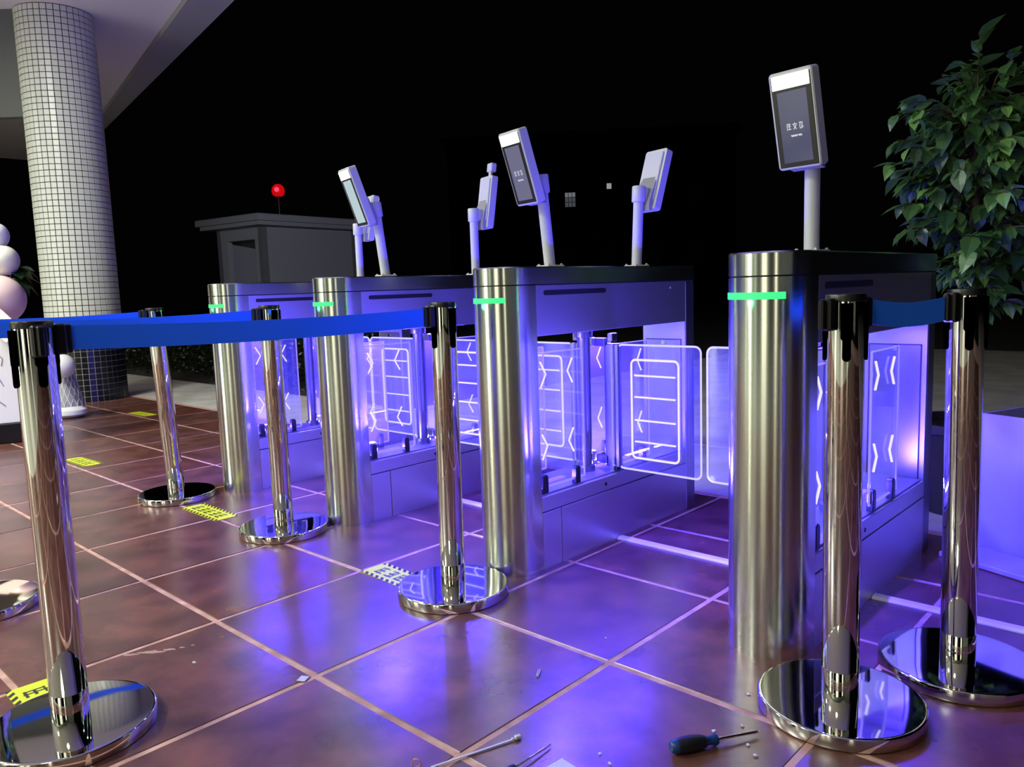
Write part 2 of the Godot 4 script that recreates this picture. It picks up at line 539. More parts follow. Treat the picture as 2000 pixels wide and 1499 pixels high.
func turnstile(i: int) -> void:
	var R := 0.105
	var st: SurfaceTool
	if gm.is_empty():
		st = new_st()
		shell(st, d_outline(R, 0.463, 0.43), 0.0, 0.962, 0.0)
		gm.front = st.commit()
		st = new_st()
		shell(st, d_outline(R, 0.463, -0.57), 0.966, 1.023, 0.004)
		gm.lid = st.commit()
		st = new_st()
		shell(st, d_outline(R - 0.004, 0.463, -0.566), 0.960, 0.968)
		gm.gap = st.commit()
		gm.beam = boxmesh(Vector3(0, 0.879, -0.035), Vector3(2 * R, 0.166, 0.93), 0.001)
		gm.rear = boxmesh(Vector3(0, 0.481, -0.535), Vector3(2 * R, 0.962, 0.07), 0.004)
		st = new_st()
		XF = Transform3D(Basis(Vector3(0, 0, -1), Vector3(1, 0, 0), Vector3(0, -1, 0)), Vector3(R - 0.001, 0.937, 0.22))
		shell(st, round_rect(0.345, 0.017, 0.008), 0.0, 0.0016)
		gm.slot = st.commit()
		# base: rail, two lower panels on each side, dark core showing in the joints
		gm.core = boxmesh(Vector3(0, 0.12, -0.035), Vector3(2 * R - 0.008, 0.24, 0.928))
		st = new_st()
		box(st, Vector3(0, 0.229, -0.035), Vector3(2 * R, 0.054, 0.928), 0.003)
		gm.rail = st.commit()
		gm.panel_a = boxmesh(Vector3(0, 0.0995, 0.379), Vector3(2 * R, 0.199, 0.098), 0.001)
		gm.panel_b = boxmesh(Vector3(0, 0.0995, -0.0855), Vector3(2 * R, 0.199, 0.825), 0.001)
		gm.sill = boxmesh(Vector3(0, 0.259, -0.035), Vector3(2 * R - 0.02, 0.006, 0.92), 0.001)
		st = new_st()
		XF = Transform3D(Basis(Vector3(0, 0, -1), Vector3(1, 0, 0), Vector3(0, -1, 0)), Vector3(R - 0.001, 0.228, 0.07))
		shell(st, round_rect(0.014, 0.014, 0.0069), 0.0, 0.0016)
		gm.hole = st.commit()
		# rear access door with its lock
		gm.door = boxmesh(Vector3(0, 0.49, -0.4985), Vector3(0.166, 0.46, 0.003), 0.001)
		gm.door_gap = boxmesh(Vector3(0, 0.49, -0.4995), Vector3(0.172, 0.466, 0.002))
		st = new_st()
		XF = Transform3D(Basis(Vector3.RIGHT, PI / 2), Vector3(0, 0.708, -0.498))
		lathe(st, [Vector2(0, 0.006), Vector2(0.006, 0.006), Vector2(0.007, 0.004), Vector2(0.010, 0.004), Vector2(0.012, 0.0)], 20)
		gm.lock = st.commit()
		# led strips
		gm.led_low = boxmesh(Vector3(0, 0.266, 0), Vector3(0.02, 0.006, 0.22))
		gm.led_high = boxmesh(Vector3(0, 0.792, 0), Vector3(0.02, 0.006, 0.22))
		# fixed pane
		st = new_st()
		box(st, Vector3(0, 0, 0), Vector3(0.008, 0.455, 0.245), 0.0005)
		gm.pane = st.commit()
		st = new_st()
		for s in [-1.0, 1.0]:
			tube(st, [Vector3(0, -0.2275, 0.1225 * s), Vector3(0, 0.2275, 0.1225 * s)], 0.0032, 6)
			tube(st, [Vector3(0, 0.2275 * s, -0.1225), Vector3(0, 0.2275 * s, 0.1225)], 0.0026 if s > 0 else 0.0036, 6)
		gm.pane_edge = st.commit()
		st = new_st()
		tube(st, [Vector3(0, 0.042, 0.026), Vector3(0, 0, 0), Vector3(0, -0.042, 0.026)], 0.0036, 6, false, 0.8)
		gm.chev = st.commit()
		st = new_st()
		var cl := PackedVector2Array([Vector2(-0.013, -0.03), Vector2(0.013, -0.03)])
		for k in 9:
			var t := PI * k / 8
			cl.append(Vector2(cos(t) * 0.013, 0.022 + sin(t) * 0.013))
		XF = Transform3D(Basis(Vector3(0, 0, 1), Vector3(1, 0, 0), Vector3(0, 1, 0)), Vector3(-0.01, 0, 0))
		shell(st, cl, 0.0, 0.02, 0.002)
		gm.clip = st.commit()
		# hinge shaft and clamp
		st = new_st()
		lathe(st, [Vector2(0, 0.262), Vector2(0.034, 0.262), Vector2(0.034, 0.285), Vector2(0.024, 0.287), Vector2(0.024, 0.765), Vector2(0.034, 0.767), Vector2(0.034, 0.795), Vector2(0, 0.795)], 24)
		gm.shaft = st.commit()
		st = new_st()
		box(st, Vector3(0.081, 0.5075, 0), Vector3(0.065, 0.465, 0.022), 0.003)
		box(st, Vector3(0.035, 0.745, 0.008), Vector3(0.05, 0.03, 0.018), 0.002)
		box(st, Vector3(0.035, 0.30, 0.008), Vector3(0.05, 0.03, 0.018), 0.002)
		gm.clamp = st.commit()
		st = new_st()
		box(st, Vector3(0.082, 0.008, 0), Vector3(0.022, 0.03, 0.034), 0.002)
		gm.bracket = st.commit()
		# swing flap: clear sheet, bright rim, ladder engraving
		st = new_st()
		var rr := round_rect(0.345, 0.462, 0.022, 5)
		XF = Transform3D(Basis(Vector3(1, 0, 0), Vector3(0, 0, 1), Vector3(0, -1, 0)), Vector3(0.2755, 0.505, -0.005))
		shell(st, rr, 0.0, 0.010, 0.0)
		gm.flap = st.commit()
		st = new_st()
		var loop := []
		for p in rr:
			loop.append(Vector3(0.2755 + p.x, 0.505 + p.y, 0))
		tube(st, loop, 0.0036, 6, true)
		gm.rim = st.commit()
		st = new_st()
		loop = []
		for p in round_rect(0.196, 0.362, 0.018, 5):
			loop.append(Vector3(0.265 + p.x, 0.502 + p.y, 0.004))
		tube(st, loop, 0.0042, 6, true)
		gm.ladder = st.commit()
		st = new_st()
		tube(st, [Vector3(0.180, 0, 0.004), Vector3(0.350, 0, 0.004)], 0.0034, 6)
		gm.rung = st.commit()
		st = new_st()
		for k in 20:
			var t0 := deg_to_rad(lerpf(-66, 42, k / 20.0))
			var t1 := deg_to_rad(lerpf(-66, 42, (k + 1) / 20.0))
			var e0 := Vector3(sin(t0), 0, cos(t0))
			var e1 := Vector3(sin(t1), 0, cos(t1))
			var c := Vector3(0, 0.917, 0.463)
			var up := Vector3(0, 0.0085, 0)
			var ro := R + 0.002
			var ri := R - 0.002
			quad_s(st, c + e0 * ro - up, c + e1 * ro - up, c + e1 * ro + up, c + e0 * ro + up, e0, e1, e1, e0, Vector2.ZERO, Vector2.ZERO, Vector2.ZERO, Vector2.ZERO)
			quad(st, c + e0 * ri + up, c + e1 * ri + up, c + e1 * ro + up, c + e0 * ro + up, Vector3.UP)
			quad(st, c + e0 * ri - up, c + e1 * ri - up, c + e1 * ro - up, c + e0 * ro - up, Vector3.DOWN)
			if k == 0:
				quad(st, c + e0 * ri - up, c + e0 * ro - up, c + e0 * ro + up, c + e0 * ri + up, Vector3(-cos(t0), 0, sin(t0)))
			if k == 19:
				quad(st, c + e1 * ri - up, c + e1 * ro - up, c + e1 * ro + up, c + e1 * ri + up, Vector3(cos(t1), 0, -sin(t1)))
		gm.status = st.commit()
	var labels := ["farthest steel turnstile, behind the second chrome post with no terminal at its front",
		"second farthest steel turnstile, standing behind the long blue belt",
		"steel turnstile with terminals at both ends, behind the post in the middle of the floor",
		"nearest steel turnstile, with the large face terminal, beside the leafy plant"]
	var g := thing("turnstile", labels[i], "turnstile", Vector3(GX[i], 0, GZ), 0.0, "steel turnstiles in a row")
	part("front_column", gm.front, mats.brushed_steel, g)
	part("lid", gm.lid, mats.brushed_steel, g)
	part("lid_gap", gm.gap, mats.dark_gap, g)
	part("upper_beam", gm.beam, mats.panel_steel, g)
	for s in [-1.0, 1.0]:
		var mx := Transform3D(Basis(Vector3(s, 0, 0), Vector3(0, 1, 0), Vector3(0, 0, 1)), Vector3.ZERO)
		part("slot", gm.slot, mats.dark_gap, g, mx)
		part("screw_hole", gm.hole, mats.dark_gap, g, mx)
	part("rear_column", gm.rear, mats.rear_steel, g)
	part("base_core", gm.core, mats.dark_gap, g)
	part("base_rail", gm.rail, mats.panel_steel, g)
	part("base_panel", gm.panel_a, mats.panel_steel, g)
	part("base_panel", gm.panel_b, mats.panel_steel, g)
	part("sill", gm.sill, mats.satin_steel, g)
	part("door_gap", gm.door_gap, mats.dark_gap, g)
	var dr := part("access_door", gm.door, mats.hinge_steel, g)
	part("lock", gm.lock, mats.chrome, dr)
	part("status_light", gm.status, mats.led_green, g)
	var gl := OmniLight3D.new()
	gl.name = "status_glow"
	gl.light_color = Color(0.15, 0.95, 0.45)
	gl.light_energy = 0.0022
	gl.omni_range = 12.0
	gl.omni_attenuation = 2.0
	gl.light_size = 0.01
	gl.shadow_enabled = true
	gl.position = Vector3(-0.015, 0.900, 0.463 + 0.120)
	g.add_child(gl, true)
	for z in [0.30, -0.12]:
		part("led_strip", gm.led_low, mats.led_purple, g, Transform3D(Basis(), Vector3(0, 0, z)))
		part("led_strip", gm.led_high, mats.led_purple, g, Transform3D(Basis(), Vector3(0, 0, z)))
		for up in [0, 1]:
			var l := AreaLight3D.new()
			l.name = "led_light"
			l.area_size = Vector2(0.02, 0.22)
			l.light_color = Color(0.29, 0.22, 1.0)
			l.light_energy = 3.5
			l.area_normalize_energy = true
			l.shadow_enabled = true
			l.rotation.x = PI / 2 if up == 1 else -PI / 2
			l.position = Vector3(0, 0.271 if up == 1 else 0.787, z)
			g.add_child(l, true)
		for s in [-1.0, 1.0]:
			var pn := part("acrylic_pane", gm.pane, mats.acrylic, g, Transform3D(Basis(), Vector3(s * 0.091, 0.510, z)))
			part("edge_light", gm.pane_edge, mats.pane_glow, pn)
			for y in [0.157, -0.087]:
				var zc0 := 0.0 if z > 0 else -0.006
				part("chevron_light", gm.chev, mats.edge_glow, pn, Transform3D(Basis(), Vector3(s * 0.005, y, zc0 + 0.083)))
				part("chevron_light", gm.chev, mats.edge_glow, pn, Transform3D(Basis(Vector3.UP, PI), Vector3(s * 0.005, y, zc0 - 0.032)))
			for zc in [0.10, -0.075]:
				part("clip", gm.clip, mats.clip_steel, g, Transform3D(Basis(), Vector3(s * 0.091, 0.292, z + zc)))
	part("hinge_shaft", gm.shaft, mats.hinge_steel, g, Transform3D(Basis(), Vector3(0, 0, 0.05)))
	for s in [1, -1]:
		if (s == 1 and i == 3) or (s == -1 and i == 0):
			continue
		var xf := Transform3D(Basis(Vector3.UP, 0.0 if s == 1 else PI), Vector3(0, 0, -0.018))
		var f := part("flap", gm.flap, mats.acrylic, g, xf)
		part("rim_light", gm.rim, mats.rim_glow, f)
		part("ladder_light", gm.ladder, mats.edge_glow, f)
		for y in [0.626, 0.547, 0.462, 0.382]:
			part("rung_light", gm.rung, mats.edge_glow, f, Transform3D(Basis(), Vector3(0, y, 0)))
		part("hinge_clamp", gm.clamp, mats.hinge_steel, f)
		for y in [0.755, 0.262]:
			part("hinge_bracket", gm.bracket, mats.hinge_steel, f, Transform3D(Basis(), Vector3(0, y, 0)))
	if i == 2:
		# small printed mark near the rear of the upper panel
		var st2 := new_st()
		quad(st2, Vector3(0.1056, 0.933, -0.375), Vector3(0.1056, 0.933, -0.405), Vector3(0.1056, 0.9335, -0.405), Vector3(0.1056, 0.935, -0.375), Vector3.RIGHT)
		tri(st2, Vector3(0.1056, 0.936, -0.378), Vector3(0.1056, 0.936, -0.390), Vector3(0.1056, 0.944, -0.386), Vector3.RIGHT, Vector3.RIGHT, Vector3.RIGHT)
		part("printed_mark", st2.commit(), mats.white_plastic, g)

# ------------------------------------------------------------------ face terminals on poles
func screen_mat(called: String, base: Color, energy: float, words: bool) -> StandardMaterial3D:
	var im := Image.create(96, 176, false, Image.FORMAT_RGB8)
	im.fill(base)
	if words:
		var ink := Color(0.95, 0.97, 1.0)
		# a row of three brush-like characters and a small line of print under it
		var strokes := [
			[[2, 0, 1, 5], [1, 4, 1, 13], [5, 2, 12, 2], [8, 0, 8, 12], [5, 6, 12, 6], [4, 12, 13, 12]],
			[[0, 3, 13, 3], [6, 0, 7, 3], [3, 5, 11, 13], [11, 5, 2, 13]],
			[[1, 1, 11, 1], [11, 1, 10, 6], [6, 1, 2, 7], [3, 9, 3, 12], [3, 13, 10, 13], [8, 8, 9, 10], [12, 9, 13, 11]]]
		for k in 3:
			for q in strokes[k]:
				for n in 15:
					var x := roundi(lerpf(q[0], q[2], n / 14.0))
					var y := roundi(lerpf(q[1], q[3], n / 14.0))
					im.fill_rect(Rect2i(20 + k * 20 + x, 78 + roundi(y * 1.15), 2, 2), ink)
		for x in 18:
			if x != 11:
				im.fill_rect(Rect2i(32 + x * 2, 107 + (x % 3), 2, 4), ink)
	var m := glow(called, Color.WHITE, energy)
	m.albedo_color = Color(0.02, 0.02, 0.02)
	m.emission = Color.BLACK
	m.emission_operator = BaseMaterial3D.EMISSION_OP_ADD
	m.emission_texture = ImageTexture.create_from_image(im)
	m.roughness = 0.15
	return m

func terminals() -> void:
	var st := new_st()
	box(st, Vector3(0, 0.004, 0), Vector3(0.072, 0.008, 0.072), 0.002)
	for s in [-1.0, 1.0]:
		rod(st, Vector3(0.028 * s, 0.006, 0.028), Vector3(0.028 * s, 0.013, 0.028), 0.005, 0.004, 8)
		rod(st, Vector3(0.028 * s, 0.006, -0.028), Vector3(0.028 * s, 0.013, -0.028), 0.005, 0.004, 8)
	var foot := st.commit()
	st = new_st()
	lathe(st, [Vector2(0.020, 0.006), Vector2(0.020, 0.30)], 24)
	var pole := st.commit()
	st = new_st()
	lathe(st, [Vector2(0, 0.255), Vector2(0.026, 0.255), Vector2(0.027, 0.258), Vector2(0.027, 0.314), Vector2(0.025, 0.317), Vector2(0, 0.317)], 24)
	box(st, Vector3(0, 0.286, 0.036), Vector3(0.046, 0.052, 0.035), 0.004)
	var bracket := st.commit()
	st = new_st()
	XF = Transform3D(Basis(Vector3(1, 0, 0), Vector3(0, 0, 1), Vector3(0, -1, 0)), Vector3(0, 0, -0.016))
	shell(st, round_rect(0.122, 0.248, 0.010, 4), 0.0, 0.034, 0.003)
	var housing := st.commit()
	st = new_st()
	var hump := PackedVector2Array([Vector2(-0.012, -0.128), Vector2(-0.012, 0.02), Vector2(-0.028, -0.02), Vector2(-0.036, -0.105), Vector2(-0.028, -0.135)])
	XF = Transform3D(Basis(Vector3(0, 0, 1), Vector3(1, 0, 0), Vector3(0, 1, 0)), Vector3(-0.045, 0, 0))
	shell(st, hump, 0.0, 0.09, 0.0)
	var back := st.commit()
	var strip := boxmesh(Vector3(-0.040, 0.01, -0.019), Vector3(0.016, 0.20, 0.008), 0.003)
	var bezel := boxmesh(Vector3(0, -0.002, 0.0182), Vector3(0.110, 0.232, 0.002), 0.0008)
	var lamp := boxmesh(Vector3(0, 0.098, 0.0195), Vector3(0.104, 0.034, 0.003), 0.001)
	st = new_st()
	quad(st, Vector3(-0.041, 0.074, 0.0196), Vector3(0.041, 0.074, 0.0196), Vector3(0.041, -0.106, 0.0196), Vector3(-0.041, -0.106, 0.0196), Vector3(0, 0, 1))
	var scr := st.commit()
	st = new_st()
	box(st, Vector3(-0.018, 0.136, -0.004), Vector3(0.022, 0.03, 0.012), 0.002)
	box(st, Vector3(-0.016, 0.166, 0), Vector3(0.046, 0.042, 0.03), 0.004)
	var sensor := st.commit()
	var s_dark := screen_mat("screen_dark", Color(0.27, 0.27, 0.42), 0.8, true)
	var s_grey := screen_mat("screen_grey", Color(0.46, 0.46, 0.58), 0.8, true)
	var s_pale := screen_mat("screen_pale", Color(0.72, 0.82, 0.84), 0.9, false)
	var list := [
		# x, z, yaw, tilt, screen, front lamp on, sensor, label
		[GX[3], -2.14, -0.12, 0.24, s_dark, true, false, "large face terminal on a pole, on the nearest turnstile, screen facing the viewer", 0.0],
		[GX[2], -2.13, -0.22, 0.20, s_grey, true, false, "lit face terminal leaning over the front of the turnstile with two terminals", 0.10],
		[GX[2], -2.665, PI - 0.25, 0.24, s_pale, true, false, "face terminal turned away, on the rear pole of the turnstile with two terminals", 0.06],
		[GX[1], -2.144, -0.25, 0.22, s_pale, true, false, "lit face terminal with a pale screen, on the second farthest turnstile", 0.11],
		[GX[1], -2.69, PI - 0.30, 0.15, s_pale, false, true, "face terminal with a small sensor box on top, seen from behind", 0.0],
		[GX[0], -2.675, PI - 0.30, 0.18, s_pale, false, false, "smallest face terminal, half hidden behind the leaning lit terminal", 0.0]]
	for a in list:
		var t := thing("face_terminal", a[7], "terminal", Vector3(a[0], 1.023, a[1]), a[2], "face terminals on the turnstiles")
		part("foot", foot, mats.white_plastic, t)
		var lean := Transform3D(Basis(Vector3.RIGHT, a[8]), Vector3.ZERO)
		part("pole", pole, mats.white_plastic, t, lean)
		part("bracket", bracket, mats.white_plastic, t, lean)
		var xf := lean * Transform3D(Basis(Vector3.RIGHT, a[3]), Vector3(0, 0.345, 0.075))
		var h := part("housing", housing, mats.white_plastic, t, xf)
		part("back_cover", back, mats.grey_plastic, h)
		part("cover_strip", strip, mats.white_plastic, h)
		part("bezel", bezel, mats.black_plastic, h)
		part("screen", scr, a[4], h)
		part("front_lamp", lamp, mats.lamp_white, h)
		if a[6]:
			part("sensor_box", sensor, mats.white_plastic, h)
		var l := AreaLight3D.new()
		l.name = "front_lamp_light"
		l.area_size = Vector2(0.10, 0.03)
		l.light_color = Color(0.94, 1.0, 0.93)
		l.light_energy = 0.12
		l.area_normalize_energy = true
		l.shadow_enabled = true
		l.transform = xf * Transform3D(Basis(Vector3.UP, PI), Vector3(0, 0.098, 0.0225))
		t.add_child(l, true)

# ------------------------------------------------------------------ chrome belt posts
func stanchions() -> void:
	var st := new_st()
	lathe(st, [Vector2(0, 0.001), Vector2(0.172, 0.001), Vector2(0.175, 0.003), Vector2(0.1755, 0.006), Vector2(0.1755, 0.0285), Vector2(0.1745, 0.0305), Vector2(0.172, 0.0316), Vector2(0.168, 0.0318), Vector2(0.12, 0.0325), Vector2(0.06, 0.0333), Vector2(0, 0.0335)], 72)
	var disc := st.commit()
	st = new_st()
	lathe(st, [Vector2(0.0385, 0.03), Vector2(0.0385, 0.098), Vector2(0.0378, 0.099), Vector2(0.0378, 0.1005), Vector2(0.0385, 0.1015), Vector2(0.0385, 0.905)], 48)
	var pole := st.commit()
	st = new_st()
	lathe(st, [Vector2(0.0385, 0.905), Vector2(0.040, 0.906), Vector2(0.040, 0.917), Vector2(0.0385, 0.920), Vector2(0, 0.921)], 48)
	var cap := st.commit()
	# black receiver on each of the four sides: a tall groove plate with a round lower end
	st = new_st()
	var ol := PackedVector2Array([Vector2(0.012, 0.902), Vector2(-0.012, 0.902), Vector2(-0.012, 0.83), Vector2(-0.0085, 0.825), Vector2(-0.0085, 0.795)])
	for k in 7:
		var t := PI + PI * k / 6
		ol.append(Vector2(cos(t) * 0.0085, 0.790 + sin(t) * 0.0085))
	ol.append(Vector2(0.0085, 0.795))
	ol.append(Vector2(0.0085, 0.825))
	ol.append(Vector2(0.012, 0.83))
	XF = Transform3D(Basis(Vector3(1, 0, 0), Vector3(0, 0, 1), Vector3(0, 1, 0)), Vector3(0, 0, 0.034))
	shell(st, ol, 0.0, 0.010, 0.001)
	var receiver := st.commit()
	# belt end clip / cassette mouth
	st = new_st()
	box(st, Vector3(0, 0.879, 0.050), Vector3(0.030, 0.066, 0.022), 0.004)
	box(st, Vector3(0, 0.879, 0.066), Vector3(0.014, 0.062, 0.014), 0.003)
	var clip := st.commit()
	# x, z, lean (dx, dz), yaw, belt end (x,z) or none, label
	var list := [
		[-1.874, -0.520, Vector2(0.004, -0.004), 0.0, 4, "nearest chrome post on the left, beside a yellow and black floor sticker", "long blue belt from the nearest left post to the post at the centre"],
		[-2.892, -0.574, Vector2.ZERO, 0.0, 5, "chrome post mostly out of view, only the edge of its base disc showing", "blue belt behind the long front belt, ending at the second post from the back"],
		[-3.80, -0.62, Vector2.ZERO, 0.0, 3, "chrome post out of view holding the farthest blue belt", "farthest blue belt, ending at the leaning post in front of the mosaic column"],
		[-3.747, -1.597, Vector2(-0.0245, 0.023), 0.0, -1, "leaning chrome post farthest back, in front of the farthest turnstile", ""],
		[-1.793, -1.610, Vector2(0.004, -0.004), 0.0, -1, "chrome post at the centre of the floor with purple shapes mirrored in its base", ""],
		[-2.824, -1.626, Vector2.ZERO, 0.0, -1, "chrome post passing behind the long blue belt, second from the back", ""],
		[-0.611, -1.685, Vector2(-0.002, 0.002), 0.42, 7, "chrome post in front of the nearest turnstile, beside the screwdriver", "short blue belt between the two posts on the right"],
		[-0.461, -2.036, Vector2(-0.008, 0.007), 0.42, -1, "rearmost chrome post by the leafy plant, holding the short belt end", ""]]
	for a in list:
		var t := thing("belt_post", a[5], "post", Vector3(a[0], 0, a[1]), a[3], "chrome belt posts")
		part("base_disc", disc, mats.chrome, t)
		var lean: Vector2 = a[2].rotated(a[3])
		var sh := Basis(Vector3(lean.y, 0, -lean.x).normalized(), lean.length() / 0.92) if lean.length() > 0 else Basis()
		var xf := Transform3D(sh, Vector3.ZERO)
		part("pole", pole, mats.chrome, t, xf)
		part("cap", cap, mats.black_plastic, t, xf)
		for k in 4:
			part("receiver", receiver, mats.black_plastic, t, xf * Transform3D(Basis(Vector3.UP, k * PI / 2), Vector3.ZERO))
		if a[4] >= 0:
			var b = list[a[4]]
			var p := Vector3(a[0], 0, a[1]) + Vector3(a[2].x, 0, a[2].y) * 0.955
			var e := Vector3(b[0], 0, b[1]) + Vector3(b[2].x, 0, b[2].y) * 0.955
			var dir := (e - p).normalized()
			var yaw := atan2(dir.x, dir.z)
			var bt := thing("barrier_belt", a[6], "belt", p, 0.0, "blue barrier belts between the posts")
			part("belt_clip", clip, mats.black_plastic, bt, Transform3D(Basis(Vector3.UP, yaw), Vector3.ZERO))
			part("belt_clip", clip, mats.black_plastic, bt, Transform3D(Basis(Vector3.UP, yaw + PI), e - p))
			var p0 := dir * 0.070 + Vector3(0, 0.881, 0)
			var p1 := (e - p) - dir * 0.070 + Vector3(0, 0.877, 0)
			st = new_st()
			var n := dir.cross(Vector3.UP)
			var hw := 0.0265
			var seg := 16
			for i in seg:
				var u0 := float(i) / seg
				var u1 := float(i + 1) / seg
				var q0 := p0.lerp(p1, u0) - Vector3(0, 0.010 * 4 * u0 * (1 - u0), 0)
				var q1 := p0.lerp(p1, u1) - Vector3(0, 0.010 * 4 * u1 * (1 - u1), 0)
				var w := Vector3(0, hw, 0)
				for s in [-1.0, 1.0]:
					var o: Vector3 = n * 0.0009 * s
					quad(st, q0 - w + o, q1 - w + o, q1 + w + o, q0 + w + o, n * s)
					quad(st, q0 + w * s - n * 0.0009, q1 + w * s - n * 0.0009, q1 + w * s + n * 0.0009, q0 + w * s + n * 0.0009, Vector3.UP * s)
			part("band", st.commit(), mats.belt_blue, bt)
			if a[4] == 4 or a[4] == 7:
				part("clip_holder", clip, mats.black_plastic, t, xf * Transform3D(Basis(Vector3.UP, yaw - a[3] + (-PI / 2 if a[4] == 4 else PI)), Vector3.ZERO))

# ------------------------------------------------------------------ floor stickers and strips
func floor_marks() -> void:
	var im := Image.create(160, 48, false, Image.FORMAT_RGB8)
	im.fill(Color(0.80, 0.84, 0.16))
	for x in 160:
		for y in 48:
			if (y < 7 or y > 40) and (x + y) % 14 < 7:
				im.set_pixel(x, y, Color(0.05, 0.05, 0.04))
	var ink := Color(0.10, 0.11, 0.04)
	for k in 5:
		var o := 18 + k * 26
		im.fill_rect(Rect2i(o, 13, 19, 3), ink)
		im.fill_rect(Rect2i(o + 2, 22, 15, 3), ink)
		im.fill_rect(Rect2i(o + 8, 12, 3, 24), ink)
		im.fill_rect(Rect2i(o + (1 if k % 2 == 0 else 14), 16, 3, 18), ink)
		im.fill_rect(Rect2i(o, 32, 18, 2), ink)
	var m := mat("sticker", Color(1, 1, 1), 0.4)
	m.albedo_texture = ImageTexture.create_from_image(im)
	m.texture_filter = BaseMaterial3D.TEXTURE_FILTER_LINEAR
	var list := [[-5.09, -1.62, "yellow floor sticker lying on the tiles behind the nearest left post"],
		[-3.36, -1.57, "yellow floor sticker touching the base of the leaning post"],
		[-2.02, -1.585, "dull floor sticker beside the base of the post at the centre"],
		[-2.03, -0.52, "yellow and black floor sticker by the base of the nearest left post"],
		[-6.45, -1.62, "yellow floor sticker at the far left edge below the white board"],
		[-6.80, -2.665, "farthest yellow floor sticker, in front of the mosaic column"]]
	for a in list:
		var st := new_st()
		var hx := 0.165
		var hz := 0.055
		var y := 0.0022
		quad(st, Vector3(-hx, y, hz), Vector3(hx, y, hz), Vector3(hx, y, -hz), Vector3(-hx, y, -hz), Vector3.UP)
		for s in [-1.0, 1.0]:
			quad(st, Vector3(-hx, 0.001, hz * s), Vector3(hx, 0.001, hz * s), Vector3(hx, y, hz * s), Vector3(-hx, y, hz * s), Vector3(0, 0, s))
			quad(st, Vector3(hx * s, 0.001, -hz), Vector3(hx * s, 0.001, hz), Vector3(hx * s, y, hz), Vector3(hx * s, y, -hz), Vector3(s, 0, 0))
		var o := part("floor_sticker", st.commit(), m)
		o.position = Vector3(a[0], 0, a[1])
		o.rotation.y = rng.randf_range(-0.06, 0.06)
		tag(o, a[2], "sticker", "queue stickers on the floor")
	# raised pale strips across the lanes
	var sm := mat("strip_white", Color(0.85, 0.84, 0.86), 0.5)
	var spans := [[GX[0] + 0.107, GX[1] - 0.107, "pale cable strip across the farthest lane"], [GX[1] + 0.107, GX[2] - 0.107, "pale cable strip across the middle lane"],
		[GX[2] + 0.107, GX[3] - 0.107, "pale cable strip across the lane with the open flaps"], [GX[3] + 0.107, 0.75, "pale cable strip running from the nearest turnstile towards the white box"]]
	for a in spans:
		var st := new_st()
		XF = Transform3D(Basis(Vector3(0, 0, 1), Vector3(1, 0, 0), Vector3(0, 1, 0)), Vector3(a[0], 0, -2.372))
		shell(st, PackedVector2Array([Vector2(-0.019, 0.0005), Vector2(0.019, 0.0005), Vector2(0.019, 0.004), Vector2(0.012, 0.010), Vector2(-0.012, 0.010), Vector2(-0.019, 0.004)]), 0.0, a[1] - a[0])
		tag(part("cable_strip", st.commit(), sm), a[2], "strip", "pale strips across the lanes")

# ------------------------------------------------------------------ mosaic column
func column() -> void:
	var c := Vector3(-8.39, 0, -2.81)
	var r := 0.33
	var t := thing("column", "round column clad in small white mosaic tiles, black at its foot", "column", c)
	tag(t, "", "", "", "structure")
	var st := new_st()
	lathe(st, [Vector2(r, 0.66), Vector2(r, 3.66)], 64)
	part("shaft", st.commit(), mats.dark_grout, t)
	st = new_st()
	lathe(st, [Vector2(r, 0.0), Vector2(r, 0.66), Vector2(r - 0.01, 0.66)], 64)
	part("foot", st.commit(), mats.pale_grout, t)
	var cols := 38
	var pitch := TAU * r / cols
	var piece := boxmesh(Vector3(0, 0, 0.002), Vector3(pitch - 0.006, pitch - 0.006, 0.006), 0.0012)
	var cand := []
	var to := (CAM_POS - c).normalized()
	for row in int(3.68 / pitch):
		var y := (row + 0.5) * pitch
		for k in cols:
			var a := TAU * (k + 0.5 * 0) / cols
			var n := Vector3(sin(a), 0, cos(a))
			var p := n * r + Vector3(0, y, 0)
			var face := n.dot((CAM_POS - c - p).normalized())
			cand.append([face if y > 0.25 and y < 3.1 else face - 2.0, Transform3D(Basis(Vector3.UP, a), p), y < 0.66])
	cand.sort_custom(func(a, b): return a[0] > b[0])
	for black in [false, true]:
		var mm := MultiMesh.new()
		mm.transform_format = MultiMesh.TRANSFORM_3D
		mm.mesh = piece
		var left := []
		for i in cand.size():
			if cand[i][2] != black:
				continue
			if i < 300:
				part("tile", piece, mats.black_tile if black else mats.white_tile, t, cand[i][1])
			else:
				left.append(cand[i][1])
		mm.instance_count = left.size()
		for i in left.size():
			mm.set_instance_transform(i, left[i])
		var mi := MultiMeshInstance3D.new()
		mi.name = "black_tile_field" if black else "white_tile_field"
		mi.multimesh = mm
		mi.material_override = mats.black_tile if black else mats.white_tile
		mi.set_meta("kind", "stuff")
		t.add_child(mi, true)

